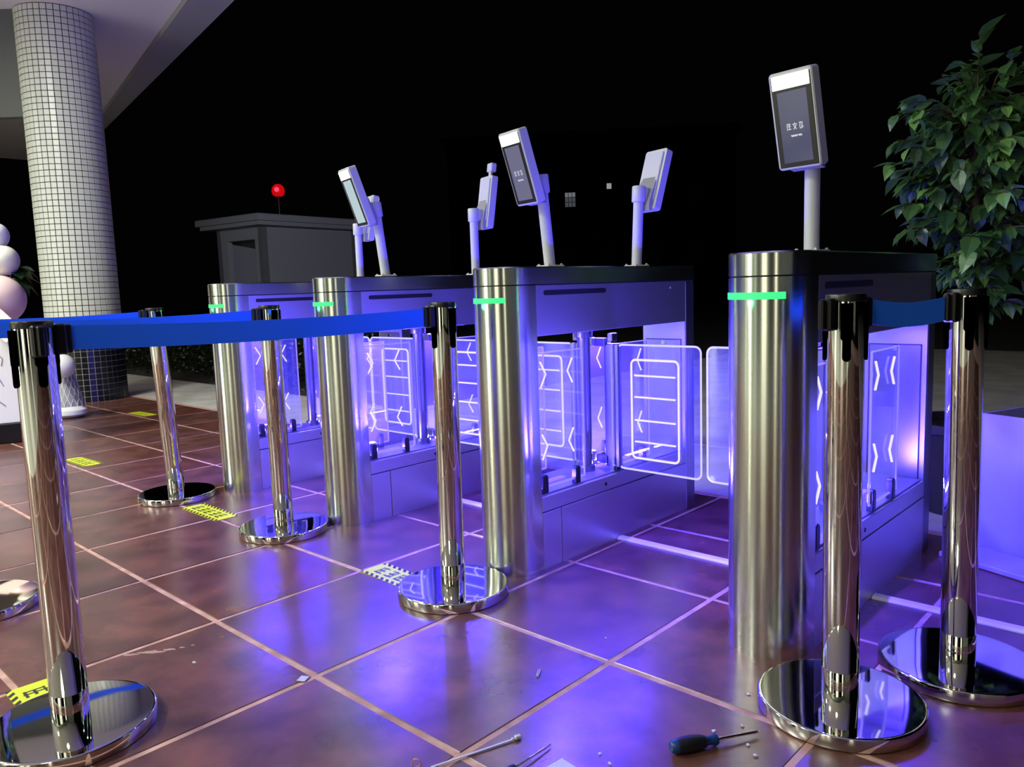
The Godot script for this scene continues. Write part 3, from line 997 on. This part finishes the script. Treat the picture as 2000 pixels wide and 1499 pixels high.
# ------------------------------------------------------------------ far things
func leaf_mesh(l: float, w: float, bend: float) -> Mesh:
	var st := new_st()
	var prof := [[0.0, 0.03], [0.18, 0.72], [0.42, 1.0], [0.68, 0.72], [0.88, 0.26], [1.0, 0.0]]
	var pts := []
	for p in prof:
		var y: float = -bend * p[0] * p[0] * l
		pts.append([Vector3(-p[1] * w / 2, y + 0.12 * w * p[1], p[0] * l), Vector3(0, y, p[0] * l), Vector3(p[1] * w / 2, y + 0.12 * w * p[1], p[0] * l)])
	for i in prof.size() - 1:
		for s in 2:
			var a: Vector3 = pts[i][s]
			var b: Vector3 = pts[i][s + 1]
			var c: Vector3 = pts[i + 1][s + 1]
			var d: Vector3 = pts[i + 1][s]
			var n := (b - a).cross(d - a)
			if n.length() < 1e-9:
				n = (c - b).cross(a - b)
			n = n.normalized()
			if n.y < 0:
				n = -n
			quad(st, a, b, c, d, n)
	return st.commit()

func leaf_mat(called: String, c: Color) -> StandardMaterial3D:
	var m := mat(called, c, 0.32)
	m.backlight_enabled = true
	m.backlight = Color(0.25, 0.4, 0.1)
	m.cull_mode = BaseMaterial3D.CULL_DISABLED
	return m

func backdrop() -> void:
	# guard booth
	var wall := mat("booth_wall", Color(0.62, 0.62, 0.66), 0.7)
	var f := Vector3(-17.355, 0, -9.94)
	var b := thing("guard_booth", "pale guard booth with a flat overhanging roof and a dark doorway", "booth", f)
	var u := Vector3(-0.125, 0, -0.992).normalized()   # along the long wall
	var w := Vector3(-0.992, 0, 0.125).normalized()    # along the door wall
	var lu := 3.02
	var lw := 1.80
	var y1 := 2.64
	var st := new_st()
	var n_long := -w
	# long wall, door wall with opening, back walls: each 0.15 thick
	box_between(st, Vector3.ZERO, u * lu, -n_long, 0.15, 0, y1)
	var dn := -u
	box_between(st, Vector3.ZERO, w * 0.28, -dn, 0.15, 0, y1)
	box_between(st, w * 1.40, w * lw, -dn, 0.15, 0, y1)
	box_between(st, w * 0.28, w * 1.40, -dn, 0.15, 2.34, y1)
	box_between(st, u * lu, u * lu + w * lw, dn, 0.15, 0, y1)
	box_between(st, w * lw, w * lw + u * lu, n_long, 0.15, 0, y1)
	part("wall", st.commit(), wall, b)
	st = new_st()
	var cor := []
	for q in [[-0.28, -0.28], [lu + 0.28, -0.28], [lu + 0.28, lw + 0.28], [-0.28, lw + 0.28]]:
		var p: Vector3 = u * q[0] + w * q[1]
		cor.append(Vector2(p.x, p.z))
	shell(st, PackedVector2Array(cor), y1 + 0.003, y1 + 0.10, 0.0)
	var cor2 := PackedVector2Array()
	for q in [[-0.36, -0.36], [lu + 0.36, -0.36], [lu + 0.36, lw + 0.36], [-0.36, lw + 0.36]]:
		var p: Vector3 = u * q[0] + w * q[1]
		cor2.append(Vector2(p.x, p.z))
	shell(st, cor2, y1 + 0.10, y1 + 0.26, 0.02)
	part("roof", st.commit(), wall, b)
	# floodlight under the canopy edge, turned to the booth
	var fp := Vector3(-5.5, 3.44, -3.05)
	var aim := (Vector3(-17.6, 1.6, -11.0) - fp).normalized()
	var sl := thing("flood_light", "small floodlight under the canopy edge turned towards the guard booth", "lamp", fp)
	st = new_st()
	XF = Transform3D(Basis.looking_at(aim), Vector3.ZERO)
	box(st, Vector3(0, 0, 0.04), Vector3(0.20, 0.14, 0.08), 0.01)
	part("housing", st.commit(), mats.black_plastic, sl)
	part("arm", rodmesh(Vector3(0, 0.05, 0), Vector3(0, 0.158, 0), 0.012), mats.black_plastic, sl)
	st = new_st()
	XF = Transform3D(Basis.looking_at(aim), Vector3.ZERO)
	box(st, Vector3(0, 0, -0.003), Vector3(0.17, 0.11, 0.006))
	part("lens_light", st.commit(), mats.ceiling_glow, sl)
	var ol := SpotLight3D.new()
	ol.name = "flood_beam"
	ol.light_color = Color(0.93, 0.95, 1.0)
	ol.light_energy = 30.0
	ol.spot_range = 60
	ol.spot_attenuation = 2.0
	ol.spot_angle = 14.0
	ol.spot_angle_attenuation = 0.8
	ol.light_size = 0.05
	ol.shadow_enabled = true
	ol.transform = Transform3D(Basis.looking_at(aim), aim * 0.08)
	sl.add_child(ol, true)
	# red beacon on a mast behind the booth
	var rb := thing("beacon_lamp", "small red beacon lamp glowing on a short mast above the guard booth", "lamp", Vector3(-18.4, 0, -11.09))
	part("mast", rodmesh(Vector3(0, 2.903, 0), Vector3(0, 3.5, 0), 0.03), mats.black_plastic, rb)
	st = new_st()
	lathe(st, [Vector2(0, 3.50), Vector2(0.10, 3.51), Vector2(0.15, 3.56), Vector2(0.165, 3.64), Vector2(0.14, 3.74), Vector2(0.08, 3.80), Vector2(0, 3.82)], 24)
	part("red_lens_light", st.commit(), glow("beacon_red", Color(0.85, 0.02, 0.06), 0.8), rb)
	st = new_st()
	XF = Transform3D(Basis(Vector3.UP, 0.9) * Basis(Vector3.RIGHT, PI / 2), Vector3(0.10, 3.66, 0.10))
	lathe(st, [Vector2(0, 0.06), Vector2(0.05, 0.055), Vector2(0.065, 0.0)], 16)
	part("bulb_light", st.commit(), glow("beacon_core", Color(1.0, 0.25, 0.40), 1.2), rb)
	var rl := OmniLight3D.new()
	rl.name = "beacon_light"
	rl.light_color = Color(0.9, 0.03, 0.06)
	rl.light_energy = 0.15
	rl.omni_range = 30
	rl.omni_attenuation = 2.0
	rl.light_size = 0.1
	rl.shadow_enabled = true
	rl.position = Vector3(0.35, 3.66, 0.35)
	rb.add_child(rl, true)
	# dark far building with two windows still lit
	var bl := thing("building", "dark distant building with two small lit windows", "building", Vector3(-27.2, 0, -35.9), 0.64)
	var dark := mat("far_wall", Color(0.04, 0.04, 0.05), 0.9)
	part("wall", boxmesh(Vector3(0, 4.6, -3), Vector3(16, 9.2, 6)), dark, bl)
	part("roof", boxmesh(Vector3(0, 9.3, -3), Vector3(16.5, 0.3, 6.5), 0.05), dark, bl)
	var dg := mat("dark_glass", Color(0.02, 0.02, 0.03), 0.7)
	var lit := glow("far_window", Color(0.75, 0.78, 0.85), 0.10)
	var lit2 := glow("far_window_bright", Color(0.80, 0.82, 0.88), 0.22)
	for row in 2:
		for k in 6:
			var wx := -6.2 + k * 2.4
			var wy := 2.6 + row * 3.2
			if row == 1 and (k == 2 or k == 3):
				continue
			part("window", boxmesh(Vector3(wx, wy, 0.0), Vector3(0.9, 1.1, 0.06), 0.01), dg, bl)
	var wf := part("window", boxmesh(Vector3(-1.08, 5.78, 0.0), Vector3(0.66, 0.84, 0.05), 0.01), dg, bl)
	for cx in 3:
		for cy in 3:
			part("pane_light", boxmesh(Vector3(-1.29 + cx * 0.20, 5.50 + cy * 0.27, 0.03), Vector3(0.17, 0.24, 0.02)), lit2 if cy == 2 else lit, wf)
	wf = part("window", boxmesh(Vector3(1.08, 6.42, 0.0), Vector3(0.36, 0.40, 0.05), 0.01), dg, bl)
	part("pane_light", boxmesh(Vector3(1.08, 6.42, 0.03), Vector3(0.26, 0.30, 0.02)), glow("far_window_small", Color(0.8, 0.82, 0.85), 0.45), wf)
	# low dark hedge beyond the kerb
	var hd := thing("hedge", "low dark clipped hedge behind the concrete kerb", "hedge", Vector3(-9.6, 0, -4.75))
	var lm := leaf_mesh(0.06, 0.035, 0.3)
	var mm := MultiMesh.new()
	mm.transform_format = MultiMesh.TRANSFORM_3D
	mm.mesh = lm
	mm.instance_count = 5000
	for i in 5000:
		var p := Vector3(rng.randf_range(-3.0, 3.0), rng.randf_range(0.02, 0.52), rng.randf_range(-0.4, 0.4))
		p += Vector3(0, 0.04 * sin(p.x * 7.0), 0.05 * sin(p.x * 5.0 + p.y * 9.0))
		mm.set_instance_transform(i, Transform3D(Basis(Vector3(rng.randf() - 0.5, rng.randf() - 0.5, rng.randf() - 0.5).normalized(), rng.randf() * TAU), p))
	var mi := MultiMeshInstance3D.new()
	mi.name = "foliage"
	mi.multimesh = mm
	mi.material_override = leaf_mat("hedge_leaf", Color(0.035, 0.05, 0.04))
	mi.set_meta("kind", "stuff")
	hd.add_child(mi, true)
	st = new_st()
	for k in 12:
		rod(st, Vector3(-2.75 + k * 0.5, -0.03, 0), Vector3(-2.75 + k * 0.5, 0.4, rng.randf_range(-0.1, 0.1)), 0.015, 0.008, 6)
	part("stems", st.commit(), mat("bark", Color(0.22, 0.17, 0.13), 0.9), hd).set_meta("kind", "stuff")

func box_between(st: SurfaceTool, a: Vector3, b: Vector3, inward: Vector3, thick: float, y0: float, y1: float) -> void:
	var p := PackedVector2Array([Vector2(a.x, a.z), Vector2(b.x, b.z), Vector2(b.x + inward.x * thick, b.z + inward.z * thick), Vector2(a.x + inward.x * thick, a.z + inward.z * thick)])
	shell(st, p, y0, y1)

func rodmesh(a: Vector3, b: Vector3, r: float) -> Mesh:
	var st := new_st()
	rod(st, a, b, r, r, 12)
	return st.commit()

# ------------------------------------------------------------------ potted tree on the right
func plant() -> void:
	var base := Vector3(-0.80, 0, -3.52)
	var t := thing("potted_tree", "leafy green tree beside the nearest turnstile, its crown hanging over the post", "plant", base)
	var st := new_st()
	lathe(st, [Vector2(0, 0.0), Vector2(0.15, 0.0), Vector2(0.20, 0.33), Vector2(0.215, 0.335), Vector2(0.215, 0.37), Vector2(0.19, 0.37), Vector2(0.185, 0.335), Vector2(0, 0.335)], 32)
	part("pot", st.commit(), mat("pot", Color(0.16, 0.14, 0.14), 0.5), t)
	var bark: Material = mats.bark
	st = new_st()
	tube(st, [Vector3(0, 0.33, 0), Vector3(0.015, 0.6, 0.01), Vector3(-0.01, 0.9, 0.0), Vector3(0.01, 1.2, 0.01), Vector3(0.0, 1.55, 0.0)], 0.018, 8)
	part("trunk", st.commit(), bark, t)
	var meshes := [leaf_mesh(0.098, 0.064, 0.25), leaf_mesh(0.085, 0.056, 0.45), leaf_mesh(0.11, 0.066, 0.2), leaf_mesh(0.075, 0.052, 0.6)]
	var lms := [leaf_mat("leaf_green", Color(0.25, 0.38, 0.22)), leaf_mat("leaf_light", Color(0.40, 0.56, 0.29)), leaf_mat("leaf_dark", Color(0.15, 0.27, 0.18))]
	var c := Vector3(0.05, 1.31, 0.02)
	var leaves := []
	for k in 140:
		# twigs from the trunk to points in the crown, each carrying leaves towards its tip
		var a := rng.randf() * TAU
		var el := rng.randf_range(-0.95, 1.0)
		var q := sqrt(1 - minf(el * el, 1.0))
		var rad := rng.randf_range(0.55, 1.05)
		var tip := c + Vector3(cos(a) * q * 0.37, el * 0.52, sin(a) * q * 0.35) * rad
		if tip.y < 1.1:
			tip.x = c.x + 0.03 + (tip.x - c.x) * 0.75
		var root := Vector3(0, clampf(tip.y - 0.10, 0.62, 1.5), 0)
		var mid := root.lerp(tip, 0.55) + Vector3(0, 0.05, 0)
		st = new_st()
		tube(st, [root, mid, tip], 0.0035, 5)
		part("twig", st.commit(), bark, t)
		var out := (tip - mid).normalized()
		for n in 11:
			var f := 0.25 + 0.75 * n / 10.0
			var p := (root.lerp(mid, f / 0.55) if f < 0.55 else mid.lerp(tip, (f - 0.55) / 0.45))
			var dir := (out + Vector3(rng.randf_range(-0.9, 0.9), rng.randf_range(-1.0, 0.25), rng.randf_range(-0.9, 0.9))).normalized()
			var up := Vector3(rng.randf_range(-0.4, 0.4), 1, rng.randf_range(-0.4, 0.4)).normalized()
			var x := up.cross(dir).normalized()
			var xf := Transform3D(Basis(x, dir.cross(x), dir).scaled(Vector3.ONE * rng.randf_range(0.55, 1.05)), p)
			leaves.append([(base + p).distance_to(CAM_POS) - (0.3 if (base + p - CAM_POS).x < 0 else 0.0), xf, rng.randi_range(0, 3), rng.randi_range(0, 9)])
	leaves.sort_custom(func(a, b): return a[0] < b[0])
	var rest := new_st()
	for i in leaves.size():
		var L = leaves[i]
		var m: Material = lms[1] if L[3] < 2 else (lms[2] if L[3] > 6 else lms[0])
		if i < 300:
			part("leaf", meshes[L[2]], m, t, L[1])
		else:
			rest.append_from(meshes[L[2]], 0, L[1])
	tag(part("leaf_mass", rest.commit(), lms[0], t), "", "", "", "stuff")

func right_box() -> void:
	var m := mat("white_card", Color(0.62, 0.62, 0.66), 0.7)
	m.cull_mode = BaseMaterial3D.CULL_DISABLED
	var t := thing("carton", "open white carton standing on the floor behind the rearmost chrome post", "box", Vector3(-0.64, 0, -3.03), -0.36)
	var st := new_st()
	var w := 0.62
	var d := 0.42
	var h := 0.478
	var k := 0.008
	box(st, Vector3(w / 2, h / 2, -k / 2), Vector3(w, h, k), 0.001)
	part("front_panel", st.commit(), m, t)
	part("back_panel", boxmesh(Vector3(w / 2, h / 2, -d + k / 2), Vector3(w, h, k), 0.001), m, t)
	part("side_panel", boxmesh(Vector3(k / 2, h / 2, -d / 2), Vector3(k, h, d - 2 * k), 0.001), m, t)
	part("side_panel", boxmesh(Vector3(w - k / 2, h / 2, -d / 2), Vector3(k, h, d - 2 * k), 0.001), m, t)
	part("bottom_panel", boxmesh(Vector3(w / 2, 0.008, -d / 2), Vector3(w - 2 * k, k, d - 2 * k)), m, t)
	var s := thing("card_sheet", "pale flat sheet lying on the floor in front of the open white carton", "sheet", Vector3(-0.437, 0, -2.842), -0.36)
	st = new_st()
	box(st, Vector3(0.03, 0.010, 0), Vector3(0.60, 0.018, 0.16), 0.003)
	part("sheet", st.commit(), m, s)

# ------------------------------------------------------------------ balloons and board on the left
func balloon_mesh(r: float) -> Mesh:
	var st := new_st()
	var pr := []
	for k in 17:
		var t := -PI / 2 + PI * k / 16
		var e := r * (1.06 if t < 0 else 1.0)
		pr.append(Vector2(cos(t) * r, sin(t) * e))
	lathe(st, pr, 32)
	rod(st, Vector3(0, -r * 1.12, 0), Vector3(0, -r * 1.03, 0), r * 0.09, r * 0.03, 10)
	return st.commit()

func balloon_stand() -> void:
	var white := mat("balloon_white", Color(0.86, 0.85, 0.86), 0.3)
	var cream := mat("balloon_cream", Color(0.84, 0.82, 0.76), 0.3)
	var pink := mat("balloon_pink", Color(0.86, 0.74, 0.72), 0.3)
	var list := [[Vector3(-6.301, 1.432, -1.598), 0.088, white, "small white balloon at the top of the balloon stack"],
		[Vector3(-6.244, 1.262, -1.617), 0.100, cream, "cream balloon in the middle of the balloon stack"],
		[Vector3(-6.22, 1.000, -1.565), 0.160, pink, "big pinkish balloon at the bottom of the balloon stack"]]
	for a in list:
		var o := part("balloon", balloon_mesh(a[1]), a[2])
		o.position = a[0]
		tag(o, a[3], "balloon", "balloons in the stack")
	# stand that carries the stack
	var sp := thing("balloon_pole", "slim dark pole with leaves holding up the balloon stack", "stand", Vector3(-6.42, 0, -1.70))
	part("pole", rodmesh(Vector3(0, 0.012, 0), Vector3(0, 1.5, 0), 0.008), mats.black_plastic, sp)
	var st := new_st()
	lathe(st, [Vector2(0, 0.0), Vector2(0.12, 0.0), Vector2(0.12, 0.01), Vector2(0, 0.014)], 24)
	part("foot", st.commit(), mats.black_plastic, sp)
	var lm := leaf_mesh(0.17, 0.10, 0.5)
	var g := leaf_mat("garland_leaf", Color(0.06, 0.13, 0.08))
	for k in 9:
		var dir := Vector3(0.72, 0, -0.69).rotated(Vector3.UP, rng.randf_range(-0.9, 0.9)) + Vector3(0, rng.randf_range(-0.5, 0.45), 0)
		dir = dir.normalized()
		var x := Vector3.UP.cross(dir).normalized()
		part("leaf", lm, g, sp, Transform3D(Basis(x, dir.cross(x), dir), Vector3(0.13, 1.13 + 0.012 * k, 0.02)))
	# ribbon down the left
	st = new_st()
	var rp := [Vector3(-6.14, 1.06, -1.36), Vector3(-6.09, 0.97, -1.41), Vector3(-6.02, 0.84, -1.50), Vector3(-5.97, 0.74, -1.57)]
	for i in 3:
		var wv := Vector3(0.05, 0.03, -0.05)
		quad(st, rp[i] - wv, rp[i] + wv, rp[i + 1] + wv, rp[i + 1] - wv, Vector3(0.6, 0.3, 0.7))
		quad(st, rp[i] - wv - Vector3(0.003, 0, 0.003), rp[i] + wv - Vector3(0.003, 0, 0.003), rp[i + 1] + wv - Vector3(0.003, 0, 0.003), rp[i + 1] - wv - Vector3(0.003, 0, 0.003), Vector3(-0.6, -0.3, -0.7))
	tag(part("ribbon", st.commit(), pink), "pinkish cloth ribbon hanging from the balloon stack", "ribbon")
	# white board
	var b := thing("display_board", "white printed display board leaning under the balloons", "board", Vector3(-6.27, 0, -1.52), 1.30)
	st = new_st()
	XF = Transform3D(Basis(Vector3.RIGHT, -0.12), Vector3(0, 0.14, 0))
	box(st, Vector3(-0.32, 0.36, 0), Vector3(0.86, 0.72, 0.012), 0.002)
	part("panel", st.commit(), white, b)
	st = new_st()
	XF = Transform3D(Basis(Vector3.RIGHT, -0.12), Vector3(0, 0.14, 0.0062))
	for k in 3:
		tube(st, [Vector3(0.02, 0.12 + k * 0.14, 0), Vector3(-0.03 + 0.03 * k, 0.17 + k * 0.14, 0), Vector3(-0.02, 0.23 + k * 0.14, 0)], 0.004, 5)
	part("print", st.commit(), mats.grey_plastic, b)
	part("plinth", boxmesh(Vector3(-0.32, 0.07, -0.06), Vector3(0.9, 0.138, 0.2), 0.005), mats.black_plastic, b)
	# small standing figure of balls: ball, net wrap, round foot
	var f := thing("ball_stand", "white ball on a netted cone with a round white foot, by the column", "ornament", Vector3(-7.19, 0, -2.24))
	st = new_st()
	lathe(st, [Vector2(0, 0.0), Vector2(0.09, 0.004), Vector2(0.125, 0.03), Vector2(0.12, 0.065), Vector2(0.08, 0.09), Vector2(0, 0.10)], 32)
	part("foot", st.commit(), white, f)
	part("ball", balloon_mesh(0.095), white, f, Transform3D(Basis(), Vector3(0.10, 0.445, 0.06)))
	st = new_st()
	lathe(st, [Vector2(0.05, 0.38), Vector2(0.07, 0.28), Vector2(0.10, 0.16), Vector2(0.11, 0.08)], 16, Vector3(-0.05, 0, -0.01))
	part("cone", st.commit(), mats.grey_plastic, f)
	st = new_st()
	for k in 14:
		var a := TAU * k / 14
		for s in [-1.0, 1.0]:
			var pts := []
			for i in 6:
				var q := i / 5.0
				var rr := lerpf(0.052, 0.114, q)
				pts.append(Vector3(-0.05 + cos(a + s * q * 1.2) * rr, lerpf(0.38, 0.085, q), -0.01 + sin(a + s * q * 1.2) * rr))
			tube(st, pts, 0.0025, 4)
	part("net", st.commit(), white, f)

# ------------------------------------------------------------------ things left on the floor
func tools() -> void:
	var blue := mat("handle_blue", Color(0.05, 0.20, 0.42), 0.35)
	var rubber := mat("handle_black", Color(0.03, 0.03, 0.05), 0.5)
	var a := Vector3(-0.803, 0.017, -1.297)
	var b := Vector3(-0.700, 0.010, -1.473)
	var d := (b - a).normalized()
	var s := thing("screwdriver", "blue and black handled screwdriver lying in front of the nearest turnstile", "screwdriver", a)
	var y := d
	var x := Vector3.UP.cross(y).normalized()
	var bs := Basis(x, y, x.cross(y))
	var st := new_st()
	XF = Transform3D(bs, Vector3.ZERO)
	lathe(st, [Vector2(0, -0.004), Vector2(0.009, -0.003), Vector2(0.0135, 0.002), Vector2(0.0145, 0.012)], 20)
	lathe(st, [Vector2(0.0125, 0.074), Vector2(0.009, 0.080), Vector2(0.0095, 0.090), Vector2(0.012, 0.097), Vector2(0.011, 0.103), Vector2(0.0, 0.105)], 20)
	part("handle", st.commit(), blue, s)
	st = new_st()
	XF = Transform3D(bs, Vector3.ZERO)
	lathe(st, [Vector2(0.0142, 0.012), Vector2(0.0165, 0.022), Vector2(0.0168, 0.045), Vector2(0.0155, 0.062), Vector2(0.0125, 0.074)], 20)
	part("grip", st.commit(), rubber, s)
	st = new_st()
	XF = Transform3D(bs, Vector3.ZERO)
	lathe(st, [Vector2(0.0032, 0.103), Vector2(0.0032, 0.196), Vector2(0.0012, 0.206), Vector2(0, 0.207)], 10)
	part("shank", st.commit(), mats.chrome, s)
	# second, black one at the lower edge
	var s2 := thing("screwdriver", "thin black handled screwdriver beside the white paper at the bottom edge", "screwdriver", Vector3(-1.010, 0.010, -1.078))
	st = new_st()
	rod(st, Vector3(0, 0, 0.05), Vector3(-0.001, -0.004, -0.082), 0.0022, 0.0018, 8)
	part("shank", st.commit(), mats.chrome, s2)
	st = new_st()
	XF = Transform3D(Basis(Vector3.RIGHT, PI / 2), Vector3(0, 0, 0.03))
	lathe(st, [Vector2(0, -0.002), Vector2(0.008, 0.0), Vector2(0.0095, 0.02), Vector2(0.0095, 0.08), Vector2(0.007, 0.09), Vector2(0, 0.092)], 16)
	part("handle", st.commit(), rubber, s2)
	# cable tie
	var tie := thing("cable_tie", "white plastic cable tie lying across the grout crossing at the front", "cable tie", Vector3(-1.084, 0.0, -1.133))
	st = new_st()
	var p1 := Vector3(-0.054, 0, 0.160)
	var td := p1.normalized()
	var ang := atan2(td.x, td.z)
	XF = Transform3D(Basis(Vector3.UP, ang), Vector3.ZERO)
	box(st, Vector3(0, 0.0035, 0.10), Vector3(0.0055, 0.0022, 0.19), 0.0006)
	part("strap", st.commit(), mats.white_plastic, tie)
	st = new_st()
	XF = Transform3D(Basis(Vector3.UP, ang), Vector3.ZERO)
	box(st, Vector3(0, 0.0055, -0.004), Vector3(0.010, 0.008, 0.014), 0.0015)
	box(st, Vector3(0, 0.0045, 0.008), Vector3(0.007, 0.005, 0.005), 0.001)
	part("head", st.commit(), mats.white_plastic, tie)
	# paper
	var pp := thing("paper_sheet", "white sheet of paper on the floor at the bottom edge", "paper", Vector3(-0.935, 0.0, -1.06), -0.12)
	part("sheet", boxmesh(Vector3(0, 0.004, 0), Vector3(0.075, 0.005, 0.15), 0.0015), mats.white_plastic, pp)
	# golden ring
	st = new_st()
	var loop := []
	for k in 20:
		var t := TAU * k / 20
		loop.append(Vector3(cos(t) * 0.009, 0.010 + sin(t) * 0.009, 0.002 * sin(2 * t)))
	tube(st, loop, 0.0012, 6, true)
	var ring := part("wire_loop", st.commit(), mat("brass", Color(0.85, 0.62, 0.25), 0.3, 1.0))
	ring.position = Vector3(-1.172, 0.0, -0.932)
	ring.rotation.y = 0.8
	tag(ring, "small brass wire loop at the bottom edge beside the cable tie", "loop")
	# clip and scraps
	var c := thing("plastic_clip", "tiny white split clip lying on the purple lit tile", "clip", Vector3(-1.234, 0, -1.379), 0.55)
	st = new_st()
	box(st, Vector3(0.0022, 0.004, 0), Vector3(0.0022, 0.005, 0.034), 0.0006)
	box(st, Vector3(-0.0022, 0.004, 0.002), Vector3(0.0022, 0.005, 0.030), 0.0006)
	box(st, Vector3(0, 0.004, 0.014), Vector3(0.0065, 0.005, 0.006), 0.0006)
	part("body", st.commit(), mats.white_plastic, c)
	var tp := part("tape_scrap", boxmesh(Vector3(0, 0.0022, 0), Vector3(0.022, 0.001, 0.026)), mats.white_plastic)
	tp.position = Vector3(-1.674, 0, -0.986)
	tp.rotation.y = 0.5
	tag(tp, "square scrap of pale tape stuck at a grout crossing", "tape")
	# plaster dust trodden onto a tile
	st = new_st()
	for f in [[Vector3(0, 0, 0), 0.040, 0.011], [Vector3(0.045, 0, -0.012), 0.022, 0.007], [Vector3(0.075, 0, -0.022), 0.010, 0.005], [Vector3(-0.05, 0, 0.012), 0.030, 0.008], [Vector3(0.10, 0, -0.035), 0.006, 0.004]]:
		var rim := PackedVector2Array()
		for k in 14:
			var t := TAU * k / 14
			var q := rng.randf_range(0.55, 1.1)
			rim.append(Vector2(f[0].x + cos(t) * f[1] * q, f[0].z + sin(t) * f[2] * q))
		shell(st, rim, 0.0004, 0.0013)
	var sm := part("plaster_smear", st.commit(), mat("plaster_dust", Color(0.62, 0.50, 0.46), 0.9))
	sm.position = Vector3(-2.135, 0, -0.802)
	sm.rotation.y = 0.75
	tag(sm, "pale smear of plaster dust on a tile beside the nearest left post", "smear")
	var where := [[Vector3(-1.978, 0, -0.850), "white crumb on the tile near the nearest left post"], [Vector3(-1.223, 0, -1.644), "white crumb on the purple tile before the open lane"],
		[Vector3(-0.779, 0, -1.427), "white scrap beside the screwdriver handle"], [Vector3(-0.742, 0, -1.483), "white scrap just beyond the screwdriver tip"],
		[Vector3(-0.700, 0, -1.425), "white scrap between the screwdriver tip and the base disc"], [Vector3(-0.792, 0, -1.614), "white scrap touching the base disc of the right post"],
		[Vector3(-0.916, 0, -1.204), "thin white sliver between the paper and the screwdriver"], [Vector3(-0.880, 0, -1.190), "curled white scrap near the white sheet of paper"],
		[Vector3(-0.672, 0, -1.400), "white scrap at the bottom edge below the right base disc"]]
	for w in where:
		st = new_st()
		var n := 5
		var ring2 := []
		for k in n:
			var t := TAU * k / n
			ring2.append(Vector3(cos(t) * rng.randf_range(0.003, 0.007), rng.randf_range(0.0015, 0.004), sin(t) * rng.randf_range(0.003, 0.007)))
		var topp := Vector3(0, 0.006, 0)
		var low := Vector3(0, 0.001, 0)
		for k in n:
			var p: Vector3 = ring2[k]
			var q: Vector3 = ring2[(k + 1) % n]
			var nn := (p + q).normalized()
			tri(st, p, q, topp, Vector3.UP + nn, Vector3.UP + nn, Vector3.UP + nn)
			tri(st, p, q, low, Vector3.DOWN + nn, Vector3.DOWN + nn, Vector3.DOWN + nn)
		var o := part("crumb", st.commit(), mats.white_plastic)
		o.position = w[0]
		tag(o, w[1], "crumb", "white crumbs on the floor")
